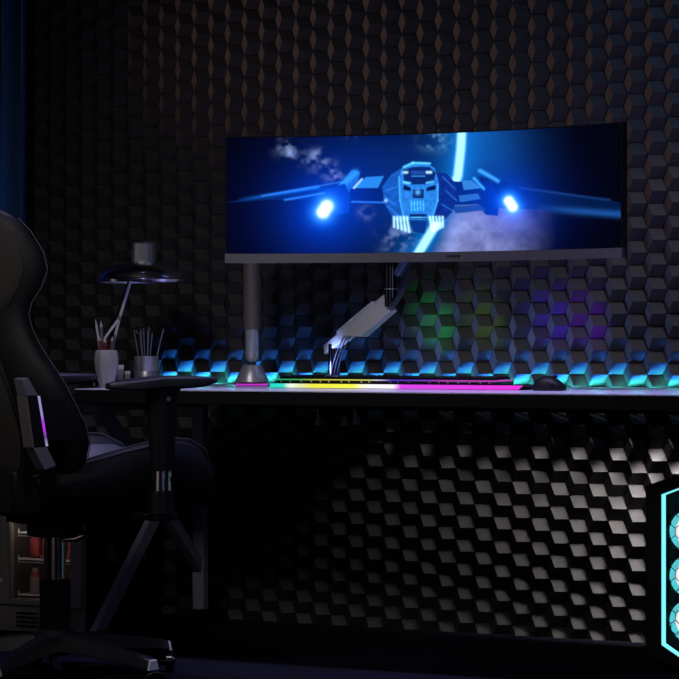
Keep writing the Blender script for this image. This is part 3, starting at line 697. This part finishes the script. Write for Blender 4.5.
# lit side module on the near side of the backrest
for sgn in (-1, 1):
    sh = lambda z: (z-.69)*-.20
    YO = .305
    mpc = lambda a, b, d: Vector((a, sgn*(YO-d), b))
    XP = lambda px: ((px-339.5)/404+.739-.1764)/.809
    def bodyx(z): return (XP(31)+(.752-z)/.127*(XP(37.5)-XP(31)), XP(41)+(.752-z)/.127*(XP(48.5)-XP(41)))
    r0_, f0_ = bodyx(.752); r1_, f1_ = bodyx(.626)
    bd = MB().prism([(r0_, .752), (f0_, .752), (f1_, .626), (r1_, .626)], mpc, .0, .045).obj('side_light_module', M['black'], cr, bevel=.002)
    capm = mat('blue_grey_cap', (.20, .21, .28), .4, .2)
    MB().prism([(r0_-.002, .752), (f0_+.002, .752), (XP(32), .797), (XP(27), .794)], mpc, -.001, .046).obj('end_cap', capm, bd, bevel=.002)
    MB().prism([(r1_-.002, .626), (f1_+.002, .626), (XP(58), .580), (XP(47), .570)], mpc, -.001, .046).obj('end_cap', capm, bd, bevel=.002)
    MB().prism([(r0_-.004, .752), (r0_, .752), (r1_, .626), (r1_-.004, .626)], mpc, -.001, .046).obj('rear_strip', mat('brown_grey_strip', (.22, .18, .17), .45, .2), bd)
    MB().prism([(r0_+.01, .74), (-.11, .74), (-.10, .64), (r1_+.01, .64)], mpc, .045, .062).obj('mounting_plate', M['black'], cr)
    lm_ = mat('module_light', (.05, .05, .08), .4); ntl = lm_.node_tree
    tcl = ntl.nodes.new('ShaderNodeTexCoord'); sl = ntl.nodes.new('ShaderNodeSeparateXYZ'); ntl.links.new(tcl.outputs['Object'], sl.inputs[0])
    ml = ntl.nodes.new('ShaderNodeMapRange'); ml.inputs['From Min'].default_value = .63; ml.inputs['From Max'].default_value = .752; ntl.links.new(sl.outputs['Z'], ml.inputs['Value'])
    rl = ntl.nodes.new('ShaderNodeValToRGB'); ntl.links.new(ml.outputs[0], rl.inputs[0]); el_ = rl.color_ramp.elements
    for _ in range(4): el_.new(.5)
    for i, (p_, c_) in enumerate(((0, (.35, .30, .5)), (.18, (.10, .05, .25)), (.34, (.55, .02, .8)), (.50, (.35, .05, .75)), (.62, (.28, .25, .6)), (1, (.25, .27, .5)))): el_[i].position = p_; el_[i].color = (*c_, 1)
    ntl.links.new(rl.outputs[0], ntl.nodes['Principled BSDF'].inputs['Emission Color']); ntl.nodes['Principled BSDF'].inputs['Emission Strength'].default_value = 1
    MB().prism([(f0_-.001, .752), (f0_+.005, .752), (f1_+.005, .629), (f1_-.001, .629)], mpc, -.001, .012).obj('light_line', lm_, bd)
    MB().prism([(XP(48), .575), (XP(57.5), .580), (XP(57), .53), (XP(55), .51), (XP(51), .51)], mpc, .004, .040).obj('hinge_cover', M['gloss'], cr, bevel=.002)
    MB().prism([(-.10, .57), (-.03, .55), (-.01, .45), (-.10, .45)], lambda a, b, d: Vector((a-.14, sgn*(.13+d), b)), 0, .09).obj('back_bracket', M['black'], cr, bevel=.012)
# seat
ST = [(-.20, .17, .485, .02), (-.17, .21, .505, .045), (-.08, .245, .520, .060), (.02, .254, .530, .078), (.12, .256, .540, .090), (.20, .255, .548, .094), (.27, .248, .550, .088), (.325, .235, .540, .070), (.362, .212, .515, .040), (.382, .18, .485, .015), (.386, .15, .465, .004)]
rings = []
for x, wd, zb, bol in ST:
    top = []; n = 22
    for i in range(n+1):
        t = -1+2*i/n; a = abs(t)
        z = zb+bol*(1/(1+math.exp(-(a-.66)*16)))*(1-max(0, (a-.86)/.14)**2*.75)
        top.append((x, wd*t, z))
    bot = [(x-.01*(x > .3), wd*.97, zb-.03), (x-.02*(x > .3), wd*.86, .452), (x-.02*(x > .3), 0, .446), (x-.02*(x > .3), -wd*.86, .452), (x-.01*(x > .3), -wd*.97, zb-.03)]
    rings.append(top+bot)
seat = MB().loft(rings).obj('seat', M['leather'], cr, sub=1)
# cushion insert; light on the seat top is put into its paler colour
rings = []
for x, wd, zb, bol in ST[1:-2]:
    n = 10; rings.append([(x, wd*.66*(-1+2*i/n), zb+.012+bol*(1/(1+math.exp(-(abs(.66*(-1+2*i/n))-.66)*16)))) for i in range(n+1)]+[(x, wd*.60, zb-.01), (x, -wd*.60, zb-.01)])
MB().loft(rings).obj('cushion_insert', M['leather_top'], seat)
for sgn in (-1, 1):
    pts = [(x, sgn*wd*.90, zb+bol*.93+.001) for x, wd, zb, bol in ST[1:-1]]
    MB().tube(pts, .0018, 6).obj('piping', M['piping'], seat)
MB().box((.03, 0, .428), (.24, .20, .028)).obj('mechanism_plate', M['gloss'], cr, bevel=.003)
MB().box((.0, 0, .400), (.12, .09, .04)).obj('tilt_housing', M['black'], cr, bevel=.004)
# near side fittings under the seat
mb = MB(); mb.tube([(.02, -.05, .395), (.03, -.19, .39), (.03, -.22, .36)], .006, 8); mb.obj('recline_lever', M['dchrome'], cr)
MB().tube([(.035, -.22, .368), (.045, -.222, .325)], .010, 10).obj('lever_grip', M['leather'], cr)
MB().tube([(.0, -.03, .372), (.03, -.055, .375), (.065, -.075, .392)], [.006, .011, .009], 12).obj('height_lever', M['chrome'], cr)
sp = [(.18+.002*math.cos(i*1.2), -.10+i*.0015, .425+.004*math.sin(i*1.2)) for i in range(30)]
MB().tube(sp, .0016, 5).obj('tension_spring', M['chrome'], cr)
# armrests
for sgn in (-1, 1):
    rg = []
    for i in range(13):
        t = -1+2*i/12; x = .138+.158*t; hw = .048*(1-abs(t)**4*.75)+(.004 if t > 0 else 0)
        tk = .034*(1-abs(t)**3*.55)
        zc = .794+.005*(1-t*t)-.014*max(0, -t-.1)
        ring = []
        for k in range(20):
            a = 2*PI*k/20; ca, sa = math.cos(a), math.sin(a)
            ring.append((x, sgn*.302+hw*math.copysign(abs(ca)**.6, ca), zc-tk/2+(tk/2)*math.copysign(abs(sa)**.5, sa)))
        rg.append(ring)
    ar = MB().loft(rg).obj('armrest', M['pad'], cr)
    ctr = lambda z: .138+.012*(z-.6)
    def el(z, a, b): return [(ctr(z)+a*math.cos(2*PI*k/24), sgn*.302+b*math.sin(2*PI*k/24), z) for k in range(24)]
    MB().loft([el(.765, .052, .03), el(.735, .046, .028), el(.60, .034, .024), el(.558, .033, .024)]).obj('post', M['black'], ar)
    MB().loft([el(.560, .028, .022), el(.505, .028, .022)]).obj('chrome_band', M['chrome'], ar)
    MB().loft([el(.508, .033, .025), el(.45, .038, .027)]).obj('sleeve', M['black'], ar)
    MB().tube([(ctr(.735), sgn*.302-.03*sgn, .74), (ctr(.735), sgn*.302+.032*sgn, .74)], .006, 10).obj('bolt', M['silver'], ar)
    MB().box((.14, sgn*.215, .440), (.07, .21, .016)).obj('arm_bracket', M['black'], cr, bevel=.003)
# column and base
MB().lathe([(.0285, .385), (.0285, .26)], seg=32).obj('gas_lift', M['chrome'], cr)
MB().lathe([(.036, .27), (.040, .265), (.040, .10), (.036, .095)], seg=32).obj('column_cover', M['black'], cr)
MB().lathe([(.052, .075), (.055, .085), (.055, .125), (.040, .14)], seg=32).obj('hub', M['legs'], cr)
MB().lathe([(.018, .035), (.018, .078)], seg=24).obj('column_end', M['chrome'], cr)
for n_, a in enumerate((-37, 35, 107, 179, 251)):
    a = math.radians(a)-PH; dx, dy = math.cos(a), math.sin(a)
    def sec(r, wd, z0, z1): return [(dx*r-dy*wd, dy*r+dx*wd, z0), (dx*r-dy*wd*.6, dy*r+dx*wd*.6, z1), (dx*r+dy*wd*.6, dy*r-dx*wd*.6, z1), (dx*r+dy*wd, dy*r-dx*wd, z0)]
    lg = MB().loft([sec(.03, .036, .085, .128), (sec(.12, .032, .082, .120)), sec(.30, .022, .066, .094), sec(.335, .020, .062, .086)]).obj('leg', M['legs'], cr, bevel=.003)
    MB().loft([sec(.336, .019, .060, .085), sec(.342, .019, .060, .083)]).obj('end_cap', M['grey'], lg)
    tx, ty = dx*.325, dy*.325
    cs = MB().tube([(tx, ty, .066), (tx, ty, .04)], .008, 10).obj('caster', M['gloss'], lg)
    ca = a+.9; ux, uy = -math.sin(ca), math.cos(ca); ox, oy = math.cos(ca)*.012, math.sin(ca)*.012
    for s_ in (-1, 1):
        MB().tube([(tx+ox+ux*.010*s_, ty+oy+uy*.010*s_, .0295), (tx+ox+ux*.028*s_, ty+oy+uy*.028*s_, .0295)], .0285, 24).obj('wheel', M['gloss'], cs, bevel=.002)
    MB().tube([(tx+ox-ux*.031, ty+oy-uy*.031, .0295), (tx+ox+ux*.031, ty+oy+uy*.031, .0295)], .012, 16).obj('axle_cap', M['dchrome'], cs)
